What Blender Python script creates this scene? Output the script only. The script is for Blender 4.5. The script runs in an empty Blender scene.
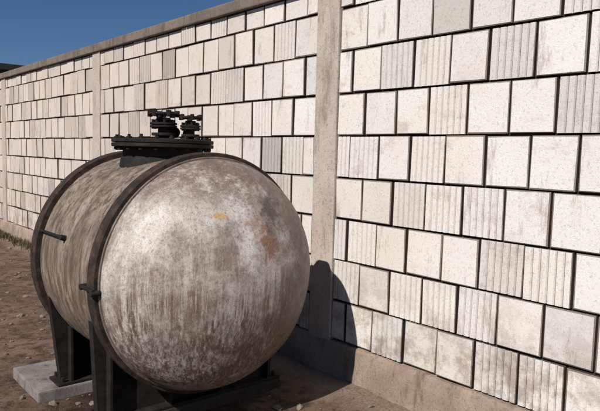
import bpy, bmesh, math, random
from mathutils import Vector, Matrix, noise
random.seed(7)
scene=bpy.context.scene
COL=scene.collection
rad=math.radians

# ------------------------------------------------------------------ materials
class NT:
    def __init__(s,name):
        s.m=bpy.data.materials.new(name); s.m.use_nodes=True
        s.t=s.m.node_tree; s.b=s.t.nodes['Principled BSDF']
        s.tc=s.t.nodes.new('ShaderNodeTexCoord')
    def lk(s,a,b): s.t.links.new(a,b)
    def mapped(s,scale,loc=(0,0,0)):
        n=s.t.nodes.new('ShaderNodeMapping'); n.inputs['Scale'].default_value=scale; n.inputs['Location'].default_value=loc
        s.lk(s.tc.outputs['Object'],n.inputs['Vector']); return n.outputs[0]
    def noise(s,scale,vec=(1,1,1),detail=5,rough=.6,loc=(0,0,0),dist=0):
        n=s.t.nodes.new('ShaderNodeTexNoise'); n.inputs['Scale'].default_value=scale
        n.inputs['Detail'].default_value=detail; n.inputs['Roughness'].default_value=rough
        n.inputs['Distortion'].default_value=dist
        s.lk(s.mapped(vec,loc),n.inputs['Vector']); return n.outputs['Fac']
    def ramp(s,f,lo,hi,a=0.,b=1.,smooth=True):
        n=s.t.nodes.new('ShaderNodeMapRange'); n.interpolation_type='SMOOTHSTEP' if smooth else 'LINEAR'
        for i,v in zip((1,2,3,4),(lo,hi,a,b)): n.inputs[i].default_value=v
        s.lk(f,n.inputs[0]); return n.outputs[0]
    def mix(s,f,a,b,mode='MIX'):
        n=s.t.nodes.new('ShaderNodeMix'); n.data_type='RGBA'; n.blend_type=mode
        for i,v in ((0,f),(6,a),(7,b)):
            if isinstance(v,(int,float)): n.inputs[i].default_value=v
            elif isinstance(v,tuple): n.inputs[i].default_value=(*v,1)
            else: s.lk(v,n.inputs[i])
        return n.outputs[2]
    def math(s,op,a,b=None):
        n=s.t.nodes.new('ShaderNodeMath'); n.operation=op
        for i,v in ((0,a),(1,b)):
            if v is None: continue
            if isinstance(v,(int,float)): n.inputs[i].default_value=v
            else: s.lk(v,n.inputs[i])
        return n.outputs[0]
    def blob(s,c,r,sc=(1,1,1),warp=.0,wscale=8,inner=.35):
        n=s.t.nodes.new('ShaderNodeVectorMath'); n.operation='SUBTRACT'
        s.lk(s.tc.outputs['Object'],n.inputs[0]); n.inputs[1].default_value=c
        m=s.t.nodes.new('ShaderNodeVectorMath'); m.operation='MULTIPLY'; s.lk(n.outputs[0],m.inputs[0]); m.inputs[1].default_value=sc
        l=s.t.nodes.new('ShaderNodeVectorMath'); l.operation='LENGTH'; s.lk(m.outputs[0],l.inputs[0])
        d=l.outputs['Value']
        if warp: d=s.math('ADD',d,s.ramp(s.noise(wscale,detail=6,rough=.75),.25,.75,-warp,warp,False))
        return s.ramp(d,r*inner,r,1.,0.)
    def axis(s,i):
        n=s.t.nodes.new('ShaderNodeSeparateXYZ'); s.lk(s.tc.outputs['Object'],n.inputs[0]); return n.outputs[i]
    def bump(s,h,strength=.5,dist=.01):
        n=s.t.nodes.new('ShaderNodeBump'); n.inputs['Strength'].default_value=strength; n.inputs['Distance'].default_value=dist
        s.lk(h,n.inputs['Height']); s.lk(n.outputs[0],s.b.inputs['Normal'])
    def color(s,c):
        if isinstance(c,tuple): s.b.inputs['Base Color'].default_value=(*c,1)
        else: s.lk(c,s.b.inputs['Base Color'])
    def rough(s,v):
        if isinstance(v,(int,float)): s.b.inputs['Roughness'].default_value=v
        else: s.lk(v,s.b.inputs['Roughness'])
    def spec(s,v): s.b.inputs['Specular IOR Level'].default_value=v

def mat_block():
    n=NT('painted_block')
    a=n.t.nodes.new('ShaderNodeAttribute'); a.attribute_name='tint'
    c=n.mix(n.ramp(n.noise(1.3,detail=4),.35,.7),(.80,.765,.73),(.74,.69,.64))
    c=n.mix(n.ramp(n.axis(1),3.2,6.5,0,.6),c,(.56,.475,.40))
    c=n.mix(n.ramp(n.noise(60,detail=5,rough=.85),.51,.68,0,.65),c,(.36,.30,.255))
    c=n.mix(n.ramp(n.noise(11,(1,1,.22),detail=7,rough=.78),.54,.69,0,.6),c,(.30,.235,.19))
    c=n.mix(n.ramp(n.noise(2.0,(1,1,1.6),detail=7,rough=.78,loc=(4,8,1)),.55,.69,0,.45),c,(.36,.285,.23))
    c=n.mix(n.math('MULTIPLY',n.ramp(n.axis(2),.25,1.1,.75,0.),n.ramp(n.noise(6,detail=6,rough=.75),.42,.62)),c,(.32,.245,.19))
    c=n.mix(1.0,c,a.outputs['Color'],'MULTIPLY')
    n.color(c); n.rough(.85); n.spec(.3)
    n.bump(n.noise(110,detail=5,rough=.75),.5,.006)
    return n.m
def mat_concrete(name,a,b,dark,sc=1.0,bs=.5):
    n=NT(name)
    c=n.mix(n.ramp(n.noise(3*sc,detail=7,rough=.65),.3,.7),a,b)
    c=n.mix(n.ramp(n.noise(45*sc,detail=6,rough=.85),.5,.68,0,.85),c,dark)
    c=n.mix(n.ramp(n.noise(6*sc,(1,1,.22),detail=7,rough=.75,loc=(3,1,2)),.5,.68,0,.75),c,dark)
    n.color(c); n.rough(.9); n.spec(.2); n.bump(n.noise(60*sc,detail=6,rough=.75),bs,.01)
    return n.m
def mat_shell():
    n=NT('weathered_shaded_tank_shell')
    c=n.mix(n.ramp(n.noise(2.6,detail=8,rough=.74),.40,.60),(.58,.535,.49),(.26,.205,.168))
    big=n.ramp(n.noise(3.3,detail=4,loc=(2,4,7)),.36,.60,.25,1.)
    st=n.noise(24,(1,1,.05),detail=7,rough=.78)
    low=n.math('MULTIPLY',n.ramp(n.axis(2),1.5,.85,.3,1.0),big)
    c=n.mix(n.math('MULTIPLY',n.ramp(st,.42,.57),low),c,(.14,.088,.06))
    st2=n.noise(60,(1,1,.03),detail=5,rough=.75,loc=(5,2,0))
    c=n.mix(n.math('MULTIPLY',n.ramp(st2,.52,.60),n.ramp(n.axis(2),1.45,.8,.1,.6)),c,(.58,.53,.48))
    st3=n.noise(46,(1,1,.07),detail=6,rough=.8,loc=(1,7,0))
    c=n.mix(n.math('MULTIPLY',n.ramp(st3,.43,.58),n.ramp(n.axis(2),1.12,.45,0,.92)),c,(.075,.05,.036))
    c=n.mix(n.math('MULTIPLY',n.ramp(n.axis(2),1.34,1.60,0,.88),n.ramp(n.noise(11,detail=7,rough=.8),.34,.57)),c,(.16,.11,.085))
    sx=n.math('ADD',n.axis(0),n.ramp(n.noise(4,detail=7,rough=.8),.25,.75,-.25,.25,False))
    c=n.mix(n.ramp(sx,2.16,2.46,0,.92),c,(.115,.076,.057))  # wall side of the dome browned to paint in its shaded half
    # pale scoured patch, dark stain, rust scar and a yellowish touch-up mark
    g2=n.blob((2.03,3.0,1.24),.16,(1.2,.5,.42),.09,12)
    c=n.mix(n.math('MULTIPLY',g2,.7),c,(.74,.71,.69))
    r=n.blob((2.175,2.9,1.235),.155,(1.1,.3,.75),.12,17,.1)
    c=n.mix(n.math('MULTIPLY',r,.9),c,(.23,.088,.042))
    r3=n.blob((2.06,2.9,1.33),.075,(1.1,.3,1.4),.06,24,.1)
    c=n.mix(n.math('MULTIPLY',r3,.7),c,(.27,.13,.07))
    g=n.blob((2.24,2.9,1.40),.17,(1.3,.25,.85),.12,12,.1)
    c=n.mix(n.math('MULTIPLY',g,.92),c,(.055,.04,.034))
    r2=n.blob((1.87,2.9,1.385),.045,(.7,.3,1.8),.03,40,.2)
    c=n.mix(n.math('MULTIPLY',r2,.8),c,(.52,.30,.09))
    c=n.mix(n.ramp(n.noise(60,detail=7,rough=.9),.485,.63,0,.8),c,(.11,.075,.056))
    c=n.mix(n.ramp(n.noise(85,detail=5,rough=.85,loc=(9,9,9)),.56,.68,0,.5),c,(.70,.66,.61))
    n.color(c)
    n.rough(n.ramp(n.noise(20,detail=6),.3,.7,.30,.55)); n.spec(.6)
    n.bump(n.noise(30,detail=8,rough=.8),.4,.008)
    return n.m
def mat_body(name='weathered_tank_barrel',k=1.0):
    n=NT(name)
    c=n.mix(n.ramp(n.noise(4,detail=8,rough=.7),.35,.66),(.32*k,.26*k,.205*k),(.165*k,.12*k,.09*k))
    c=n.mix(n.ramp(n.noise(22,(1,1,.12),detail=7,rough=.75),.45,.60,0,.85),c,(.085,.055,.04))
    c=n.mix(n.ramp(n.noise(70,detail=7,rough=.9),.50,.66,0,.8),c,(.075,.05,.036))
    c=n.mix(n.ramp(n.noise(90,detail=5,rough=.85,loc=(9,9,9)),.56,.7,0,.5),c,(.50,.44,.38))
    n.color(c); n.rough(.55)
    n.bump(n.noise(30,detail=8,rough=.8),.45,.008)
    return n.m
def mat_dark(name='dark_rusty_steel',a=(.012,.010,.009),b=(.030,.021,.016)):
    n=NT(name)
    c=n.mix(n.ramp(n.noise(14,detail=7,rough=.7),.4,.7),a,b)
    c=n.mix(n.ramp(n.noise(70,detail=6,rough=.8),.6,.75,0,.5),c,(.08,.05,.033))
    n.color(c); n.rough(.8); n.spec(.25); n.bump(n.noise(60,detail=6,rough=.7),.4,.004)
    return n.m
def mat_ground():
    n=NT('sandy_ground')
    c=n.mix(n.ramp(n.noise(1.1,detail=8,rough=.65),.35,.68),(.26,.175,.125),(.13,.083,.058))
    c=n.mix(n.ramp(n.noise(7,detail=8,rough=.78),.44,.61,0,.85),c,(.055,.035,.026))
    c=n.mix(n.ramp(n.noise(60,detail=7,rough=.85),.52,.66,0,.7),c,(.40,.31,.24))
    strip=n.ramp(n.axis(0),2.75,3.15,0,.7)
    c=n.mix(strip,c,n.mix(n.ramp(n.noise(50,detail=6,rough=.85),.42,.62),(.44,.35,.28),(.22,.16,.12)))
    tank_shade=n.blob((2.1,3.9,0),1.15,(1.1,.85,0),.35,3)  # shade under and around the tank, painted into the ground colour
    c=n.mix(n.math('MULTIPLY',tank_shade,.88),c,(.025,.018,.014))
    n.color(c); n.rough(.95); n.spec(.15)
    h=n.math('ADD',n.noise(8,detail=8,rough=.7),n.math('MULTIPLY',n.noise(60,detail=6,rough=.8),.5))
    n.bump(h,.9,.04)
    return n.m
M_block=mat_block()
M_pil=mat_concrete('pillar_concrete',(.56,.49,.43),(.46,.39,.335),(.22,.17,.135),1,.6)
M_cop=mat_concrete('coping_concrete',(.25,.205,.17),(.17,.135,.11),(.07,.055,.045),1.2,.7)
M_pli=mat_concrete('plinth_concrete',(.42,.33,.265),(.29,.215,.165),(.13,.095,.07),1.2,.9)
M_pad=mat_concrete('pad_concrete',(.33,.30,.28),(.22,.185,.165),(.09,.07,.06),2,.8)
M_padd=mat_concrete('shaded_pad_concrete',(.06,.05,.043),(.04,.032,.027),(.02,.016,.014),2,.8)  # front pad concrete, blackened in colour for the shade below the tank
M_mor=mat_concrete('mortar',(.065,.046,.034),(.04,.028,.021),(.02,.015,.012),3,.8)
M_shell=mat_shell(); M_body=mat_body(); M_dark=mat_dark(); M_lip=mat_body('worn_lip',.8)
M_ring=mat_dark('ring_steel',(.025,.018,.014),(.075,.05,.036))
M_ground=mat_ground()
M_stone=mat_concrete('stone',(.33,.27,.21),(.20,.16,.12),(.10,.08,.06),6,.8)
M_shed=mat_concrete('shed_wall',(.05,.045,.04),(.035,.03,.028),(.02,.02,.02),1,.4)
M_roof=mat_dark('shed_roof',(.03,.028,.028),(.05,.045,.04))
n=NT('window_glass'); n.color((.02,.025,.03)); n.rough(.1); M_glass=n.m
n=NT('dry_weed'); n.color(n.mix(n.ramp(n.noise(5),.3,.7),(.07,.055,.03),(.14,.10,.06))); n.rough(.9); M_weed=n.m

# ------------------------------------------------------------------ helpers
def empty(name):
    o=bpy.data.objects.new(name,None); COL.objects.link(o); return o
def finish(bm,name,mat,parent=None,smooth=False,angle=None):
    me=bpy.data.meshes.new(name); bmesh.ops.recalc_face_normals(bm,faces=bm.faces); bm.to_mesh(me); bm.free()
    me.materials.append(mat)
    o=bpy.data.objects.new(name,me); COL.objects.link(o)
    if parent: o.parent=parent
    if smooth:
        for p in me.polygons: p.use_smooth=True
        if angle:
            bm=bmesh.new(); bm.from_mesh(me)
            for e in bm.edges:
                if len(e.link_faces)==2 and e.calc_face_angle(0)>rad(angle): e.smooth=False
            bm.to_mesh(me); bm.free()
    return o
def add_box(bm,x0,x1,y0,y1,z0,z1,bev=0):
    v=[bm.verts.new((x,y,z)) for x in(x0,x1) for y in(y0,y1) for z in(z0,z1)]
    f=[bm.faces.new([v[i] for i in q]) for q in((0,1,3,2),(4,6,7,5),(0,4,5,1),(2,3,7,6),(0,2,6,4),(1,5,7,3))]
    if bev:
        es=list({e for q in f for e in q.edges})
        bmesh.ops.bevel(bm,geom=es,offset=bev,segments=2,affect='EDGES',profile=.6)
def add_lathe(bm,prof,segs,M):
    rings=[]
    for a,r in prof:
        if r<1e-6: rings.append([bm.verts.new(M@Vector((0,0,a)))])
        else: rings.append([bm.verts.new(M@Vector((r*math.cos(2*math.pi*i/segs),r*math.sin(2*math.pi*i/segs),a))) for i in range(segs)])
    for A,B in zip(rings,rings[1:]):
        for i in range(segs):
            j=(i+1)%segs
            if len(A)==1 and len(B)==1: continue
            if len(A)==1: bm.faces.new((A[0],B[i],B[j]))
            elif len(B)==1: bm.faces.new((A[i],A[j],B[0]))
            else: bm.faces.new((A[i],A[j],B[j],B[i]))
def cyl(bm,p,q,r,segs=16,b=.0):
    p=Vector(p);q=Vector(q);d=q-p;L=d.length
    M=Matrix.Translation(p)@d.to_track_quat('Z','Y').to_matrix().to_4x4()
    b=b or min(r,L)*.12
    add_lathe(bm,[(0,0),(0,r-b),(b,r),(L-b,r),(L,r-b),(L,0)],segs,M)
def torus(bm,c,R,r,axis=(0,0,1),a=24,b=8):
    M=Matrix.Translation(Vector(c))@Vector(axis).to_track_quat('Z','Y').to_matrix().to_4x4()
    vs=[[bm.verts.new(M@Vector(((R+r*math.cos(2*math.pi*j/b))*math.cos(2*math.pi*i/a),(R+r*math.cos(2*math.pi*j/b))*math.sin(2*math.pi*i/a),r*math.sin(2*math.pi*j/b)))) for j in range(b)] for i in range(a)]
    for i in range(a):
        for j in range(b):
            bm.faces.new((vs[i][j],vs[(i+1)%a][j],vs[(i+1)%a][(j+1)%b],vs[i][(j+1)%b]))

# ------------------------------------------------------------------ wall
WX=3.30; Z0=.275; H=.325; PITCH=4.67; P0=3.55; PW=.25
wall=empty('block_wall')
pillars=[P0+PITCH*k for k in range(-2,5)]
bm=bmesh.new(); tl=bm.loops.layers.color.new('tint')
GAP=.013
def mulc(c,k): return (c[0]*k,c[1]*k*.93,c[2]*k*.87,1)
def block(y0,y1,z0,z1,fl,shade):
    g=GAP/2; y0+=g+random.uniform(-.003,.004); y1-=g+random.uniform(-.003,.004)
    z0+=g+random.uniform(-.003,.003); z1-=g+random.uniform(-.002,.004)
    if y1-y0<.03: return
    xf=WX+random.uniform(-.009,.007); xb=WX+.07; c=.004
    tilt=random.uniform(-.005,.005)
    skew=random.uniform(-.003,.003)
    if fl:
        W=y1-y0; nr=max(2,round(W/.048)); pr=[(xb,y0),(xf+c,y0)]; grv=set()
        for k in range(nr):
            a=y0+W*k/nr; w=W/nr; dp=.010
            if k<nr-1:
                pr+=[(xf,a+w*.10),(xf,a+w*.78),(xf+dp,a+w*.84),(xf+dp,a+w*.98)]; grv|={len(pr)-3,len(pr)-2}
            else: pr+=[(xf,a+w*.12),(xf,y1-c)]
        pr+=[(xf+c,y1),(xb,y1)]
        lo=[bm.verts.new((x,y,z0)) for x,y in pr]; hi=[bm.verts.new((x+tilt,y+skew,z1)) for x,y in pr]
        L=len(pr)-1
        for k in range(L):
            f=bm.faces.new((lo[k],lo[k+1],hi[k+1],hi[k]))
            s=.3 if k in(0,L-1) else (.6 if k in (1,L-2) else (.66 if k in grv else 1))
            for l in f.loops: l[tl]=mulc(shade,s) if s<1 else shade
        for q in(lo,hi[::-1]):
            f=bm.faces.new(q)
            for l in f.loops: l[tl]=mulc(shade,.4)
    else:
        def rect(x,i):
            j=[random.uniform(0,.006) if i else 0 for _ in range(8)]
            return [bm.verts.new(p) for p in((x,y0+i+j[0],z0+i+j[1]),(x,y1-i-j[2],z0+i+j[3]),(x+tilt,y1-i-j[4]+skew,z1-i-j[5]),(x+tilt,y0+i+j[6]+skew,z1-i-j[7]))]
        A=rect(xb,0);B=rect(xf+c,0);C=rect(xf,c)
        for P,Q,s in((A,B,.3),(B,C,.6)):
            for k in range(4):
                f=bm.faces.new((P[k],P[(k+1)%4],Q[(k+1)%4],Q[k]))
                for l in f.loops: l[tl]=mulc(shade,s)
        f=bm.faces.new(C)
        for l in f.loops: l[tl]=shade
for a,b in zip(pillars,pillars[1:]):
    s=a+PW/2; e=b-PW/2; n_=15; w=(e-s)/n_
    for r in range(9):
        z0=Z0+H*r; z1=z0+(H if r<8 else .19)
        off=0 if r%2 else .5
        ks=[s]+[s+w*(k+off)+random.uniform(-.006,.006) for k in range(0 if off else 1,n_)]+[e]
        for y0,y1 in zip(ks,ks[1:]):
            fl=random.random()<.30
            v=random.uniform(.93,1.05)*(.98 if fl else 1)
            if random.random()<.06: v*=.88
            wv_=random.uniform(-.006,.012)
            block(y0,y1,z0,z1,fl,(v+wv_*.5,v,v-wv_,1))
finish(bm,'blocks',M_block,wall)
bm=bmesh.new(); add_box(bm,WX+.032,WX+.19,pillars[0],pillars[-1],0,Z0+H*8+.19)
finish(bm,'mortar_core',M_mor,wall)
bm=bmesh.new()
for p in pillars: add_box(bm,WX-.018,WX+.22,p-PW/2,p+PW/2,-.1,Z0+H*8+.19,.008)
finish(bm,'pillars',M_pil,wall)
bm=bmesh.new()
y=pillars[0]-PW/2
while y<pillars[-1]:
    y2=min(y+2.335,pillars[-1]+PW/2)
    add_box(bm,WX-.05,WX+.25,y+.003,y2-.003,Z0+H*8+.192,Z0+H*8+.192+.105,.012); y=y2
finish(bm,'coping',M_cop,wall)
bm=bmesh.new()
ny=500; ya,yb=pillars[0],pillars[-1]
prof=[(WX+.1,Z0-.006),(WX-.012,Z0-.006),(WX-.03,Z0-.03),(WX-.04,.15),(WX-.05,.05),(WX-.055,-.1)]
rows=[]
for i in range(ny+1):
    yy=ya+(yb-ya)*i/ny
    rows.append([bm.verts.new((x+(noise.noise(Vector((yy*3,z*6,1)))*.016+noise.noise(Vector((yy*14,z*16,1)))*.006 if 0<k else 0),yy,z+(noise.noise(Vector((yy*5,4,2)))*.006-.004 if k in(1,2) else 0))) for k,(x,z) in enumerate(prof)])
for A,B in zip(rows,rows[1:]):
    for k in range(len(prof)-1): bm.faces.new((A[k],B[k],B[k+1],A[k+1]))
finish(bm,'plinth',M_pli,wall,True,50)

# ------------------------------------------------------------------ tank
TX=2.05; TZ=.97; TY=3.25; RB=.735; RO=.775; LEN=1.13
tank=empty('storage_tank')
RY=Matrix.Translation((TX,0,TZ))@Matrix.Rotation(rad(-90),4,'X')
DEP=.46
prof=[]
N=32
for i in range(N+1):
    a=math.pi/2*i/N
    prof.append((TY-DEP*math.cos(a), RB*math.sin(a)**.92 if i else 0))
bm=bmesh.new(); add_lathe(bm,prof+[(TY+.03,RB)],128,RY)
for v in bm.verts:
    k=(noise.noise(v.co*2.4)*.018+noise.noise(v.co*6)*.005)*min(1,(TY-v.co.y)*6) if v.co.y<TY else 0
    v.co.y+=k
finish(bm,'dished_end_front',M_shell,tank,True)
prof=[(2*TY+LEN-a,r) for a,r in prof]
bm=bmesh.new(); add_lathe(bm,[(TY+LEN-.03,RB)]+prof[::-1],96,RY); finish(bm,'dished_end_rear',M_body,tank,True)
bm=bmesh.new(); add_lathe(bm,[(TY+.03,RB-.001),(TY+LEN-.03,RB-.001)],128,RY); finish(bm,'barrel',M_body,tank,True)
def ring(y,w,ro,name,mt):
    bm=bmesh.new()
    add_lathe(bm,[(y-w/2,RB-.01),(y-w/2,ro-.006),(y-w/2+.006,ro),(y+w/2-.006,ro),(y+w/2,ro-.006),(y+w/2,RB-.01)],128,RY)
    return finish(bm,name,mt,tank,True,35)
ring(TY+.045,.095,RO,'front_ring',M_ring)
ring(TY-.009,.010,RB+.015,'front_ring_lip',M_lip)
ring(TY+LEN-.045,.095,RO,'rear_ring',M_ring)
ring(TY+.56,.018,RB+.004,'weld_seam',M_body)
def saddle(y,name,hw,pad,mt):
    bm=bmesh.new()
    pts=[(RB+.004)*Vector((math.cos(rad(t)),math.sin(rad(t)))) for t in range(200,341,5)]
    poly=[(TX+p.x,TZ+p.y) for p in pts]+[(TX+hw,.10),(TX-hw,.10)]
    A=[bm.verts.new((x,y-.03,z)) for x,z in poly];B=[bm.verts.new((x,y+.03,z)) for x,z in poly]
    bm.faces.new(A);bm.faces.new(B[::-1])
    for k in range(len(poly)):
        j=(k+1)%len(poly); bm.faces.new((A[k],A[j],B[j],B[k]))
    add_box(bm,TX-hw-.04,TX+hw+.04,y-.10,y+.10,.082,.102,.004)
    for dx in(-hw+.06,-.2,.2,hw-.06): add_box(bm,TX+dx-.008,TX+dx+.008,y-.09,y+.09,.1,TZ-math.sqrt(max(.01,RB**2-dx*dx))-.005)
    for dx in(-hw,hw):
        for s in(-.07,.07): cyl(bm,(TX+dx,y+s,.1),(TX+dx,y+s,.135),.014,6)
    finish(bm,name,M_dark,tank)
    bm=bmesh.new(); add_box(bm,TX-pad[0],TX+pad[1],y-pad[2],y+pad[3],-.1,.081,.012); finish(bm,name+'_pad',mt,tank)
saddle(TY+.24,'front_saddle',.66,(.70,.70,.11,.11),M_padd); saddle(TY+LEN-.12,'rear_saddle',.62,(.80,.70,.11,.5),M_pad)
bm=bmesh.new()
def onb(ang,out,y): return (TX-(RB+out)*math.cos(rad(ang)),y,TZ+(RB+out)*math.sin(rad(ang)))
cyl(bm,onb(16,.02,TY+.62),onb(16,.02,TY+LEN-.09),.010)
cyl(bm,onb(16,-.02,TY+.62),onb(16,.035,TY+.62),.018)
cyl(bm,onb(-1,.045,TY-.02),onb(-1,.045,TY+.15),.012)
cyl(bm,onb(-1,.0,TY+.14),onb(-1,.06,TY+.14),.018)
cyl(bm,onb(-2,.0,TY-.012),onb(-2,.06,TY-.012),.016)
finish(bm,'side_brackets',M_dark,tank,True,35)
MY=TY+.60; MX=TX-.03
top=TZ+RB
T=lambda x,y,z: Matrix.Translation((x,y,z))
bm=bmesh.new()
add_lathe(bm,[(-.09,.30),(-.02,.29),(.0,.275),(.07,.275)],48,T(MX,MY,top))
add_lathe(bm,[(0,.2),(0,.345),(.004,.35),(.022,.35),(.026,.345),(.026,.2)],56,T(MX,MY,top+.065))
add_lathe(bm,[(0,.2),(0,.345),(.004,.35),(.022,.35),(.026,.343),(.034,.2),(.034,0)],56,T(MX,MY,top+.094))
for k in range(20):
    a=2*math.pi*k/20; x=MX+.315*math.cos(a); y=MY+.315*math.sin(a)
    cyl(bm,(x,y,top+.04),(x,y,top+.135+random.uniform(0,.015)),.011,6); cyl(bm,(x,y,top+.118),(x,y,top+.134),.02,6); cyl(bm,(x,y,top+.045),(x,y,top+.064),.02,6)
finish(bm,'manway',M_dark,tank,True,35)
lz=top+.122
def valve(x,y,s,name,rot,zs):
    bm=bmesh.new()
    cyl(bm,(x,y,lz),(x,y,lz+.10*s),.035*s)
    cyl(bm,(x,y,lz+.03*s),(x,y,lz+.055*s),.075*s,24)
    cyl(bm,(x,y,lz+.10*s),(x,y,lz+.118*s),.085*s,24)
    cyl(bm,(x,y,lz+.124*s),(x,y,lz+.142*s),.085*s,24)
    for k in range(8):
        a=k*math.pi/4+rot; c,d=math.cos(a)*.066*s,math.sin(a)*.066*s
        cyl(bm,(x+c,y+d,lz+.088*s),(x+c,y+d,lz+.168*s),.010*s,6)
    cyl(bm,(x,y,lz+.14*s),(x,y,lz+.185*s),.045*s)
    cyl(bm,(x,y,lz+.18*s),(x,y,lz+.235*s),.016*s)
    torus(bm,(x,y,lz+.215*s),.085*s,.013*s)
    for k in range(4):
        a=k*math.pi/2+rot
        cyl(bm,(x,y,lz+.215*s),(x+.085*s*math.cos(a),y+.085*s*math.sin(a),lz+.215*s),.009*s,8)
    for k in range(6):
        a=k*math.pi/3+rot
        cyl(bm,(x+.085*s*math.cos(a),y+.085*s*math.sin(a),lz+.19*s),(x+.085*s*math.cos(a),y+.085*s*math.sin(a),lz+.245*s),.017*s,8)
    dx,dy=math.cos(rot),math.sin(rot)
    cyl(bm,(x,y,lz+.065*s),(x+.10*s*dx,y+.10*s*dy,lz+.065*s),.026*s)
    cyl(bm,(x+.09*s*dx,y+.09*s*dy,lz+.065*s),(x+.108*s*dx,y+.108*s*dy,lz+.065*s),.05*s)
    for v in bm.verts: v.co.z=lz+(v.co.z-lz)*zs
    finish(bm,name,M_dark,tank,True,35)
valve(MX-.01,MY-.02,1.1,'valve_large',.4,.74)
valve(MX+.14,MY-.13,.84,'valve_small',1.2,.86)

# ------------------------------------------------------------------ ground
def axisvals(lo,hi,st,far):
    v=[]; x=lo
    while x<=hi: v.append(x); x+=st
    s=st; x=hi
    while x<far: s*=1.35; x+=s; v.append(x)
    s=st; x=lo; L=[]
    while x>-far: s*=1.35; x-=s; L.append(x)
    return L[::-1]+v
def gz(x,y):
    d=math.hypot(x-1,y-4)
    return noise.noise(Vector((x*.8,y*.8,0)))*.02+noise.noise(Vector((x*3,y*3,4)))*.014+noise.noise(Vector((x*9,y*9,7)))*.009 if d<25 else 0
xs=axisvals(-3,4,.06,900); ys=axisvals(0,14,.08,900)
bm=bmesh.new()
g=[[bm.verts.new((x,y,gz(x,y))) for y in ys] for x in xs]
for i in range(len(xs)-1):
    for j in range(len(ys)-1): bm.faces.new((g[i][j],g[i+1][j],g[i+1][j+1],g[i][j+1]))
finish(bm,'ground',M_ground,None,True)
bm=bmesh.new()
for i in range(2200):
    x=random.uniform(-2.0,3.2); y=random.uniform(1.2,13) if i%3 else random.uniform(3.5,9)
    s=.006+.030*random.random()**4
    if i%45==0: s*=2
    r=bmesh.ops.create_icosphere(bm,subdivisions=1,radius=s,matrix=T(x,y,gz(x,y)+s*.25)@Matrix.Rotation(random.uniform(0,6),4,'Z')@Matrix.Diagonal((random.uniform(.8,1.5),1,random.uniform(.45,.8),1)))
    for v in r['verts']: v.co+=Vector([random.uniform(-.2,.2)*s for _ in range(3)])
finish(bm,'gravel',M_stone)
bm=bmesh.new()
for i in range(1800):
    y=random.choice([random.gauss(9.5,.5),random.gauss(11.3,.6),random.uniform(7,14),random.gauss(12.6,.3)])
    x=WX-.06-abs(random.gauss(0,.10)); z=gz(x,y)-.01
    h=random.uniform(.03,.14); a=random.uniform(0,6.28); w=.004+.004*random.random()
    dx,dy=math.cos(a),math.sin(a); l=random.uniform(.01,.1)
    v=[bm.verts.new(p) for p in((x-dy*w,y+dx*w,z),(x+dy*w,y-dx*w,z),(x+dx*l*.5+dy*w*.7,y+dy*l*.5-dx*w*.7,z+h*.6),(x+dx*l*.5-dy*w*.7,y+dy*l*.5+dx*w*.7,z+h*.6),(x+dx*l,y+dy*l,z+h))]
    bm.faces.new(v[:4]); bm.faces.new((v[3],v[2],v[4]))
finish(bm,'dry_weeds',M_weed)

# ------------------------------------------------------------------ shed behind the wall
shed=empty('shed_building')
bm=bmesh.new(); add_box(bm,3.9,7.5,26,33,-.1,4.75); finish(bm,'walls',M_shed,shed)
bm=bmesh.new(); add_box(bm,3.75,7.65,25.85,33.15,4.753,5.0,.02); finish(bm,'roof',M_roof,shed)
bm=bmesh.new(); add_box(bm,4.4,5.4,25.97,25.998,2.2,3.3); add_box(bm,6.0,7.0,25.97,25.998,2.2,3.3); finish(bm,'windows',M_glass,shed)
bm=bmesh.new(); add_box(bm,3.86,3.898,28,29.2,0,2.3); finish(bm,'door',M_roof,shed)

# ------------------------------------------------------------------ light
EL=41; AZ=18
sd=Vector((-math.cos(rad(EL))*math.cos(rad(AZ)),-math.cos(rad(EL))*math.sin(rad(AZ)),math.sin(rad(EL))))
L=bpy.data.lights.new('sun','SUN'); L.energy=5.0; L.angle=rad(.5); L.color=(1,.95,.885)
lo=bpy.data.objects.new('sun',L); COL.objects.link(lo); lo.rotation_euler=sd.to_track_quat('Z','Y').to_euler(); lo.location=(-5,-3,8)
w=bpy.data.worlds.new('World'); scene.world=w; w.use_nodes=True
nt=w.node_tree; bg=nt.nodes['Background']
sk=nt.nodes.new('ShaderNodeTexSky'); sk.sky_type='NISHITA'; sk.sun_disc=False
sk.sun_elevation=rad(EL); sk.sun_rotation=math.atan2(sd.x,sd.y)%(2*math.pi)
sk.air_density=1.0; sk.dust_density=.0; sk.ozone_density=10.0; sk.altitude=900
nt.links.new(sk.outputs[0],bg.inputs[0]); bg.inputs[1].default_value=.053

# ------------------------------------------------------------------ camera
cam=bpy.data.cameras.new('camera'); co=bpy.data.objects.new('camera',cam); COL.objects.link(co)
cam.sensor_width=36; cam.lens=36; cam.clip_end=3000
YAW=40.6; PIT=4.9; ROLL=1.5
Mx=Matrix.Rotation(rad(-YAW),4,'Z')@Matrix.Rotation(rad(90-PIT),4,'X')@Matrix.Rotation(rad(ROLL),4,'Z')
co.matrix_world=Matrix.Translation((0,0,1.75))@Mx
scene.camera=co
scene.view_settings.view_transform='Standard'; scene.view_settings.look='None'; scene.view_settings.exposure=0
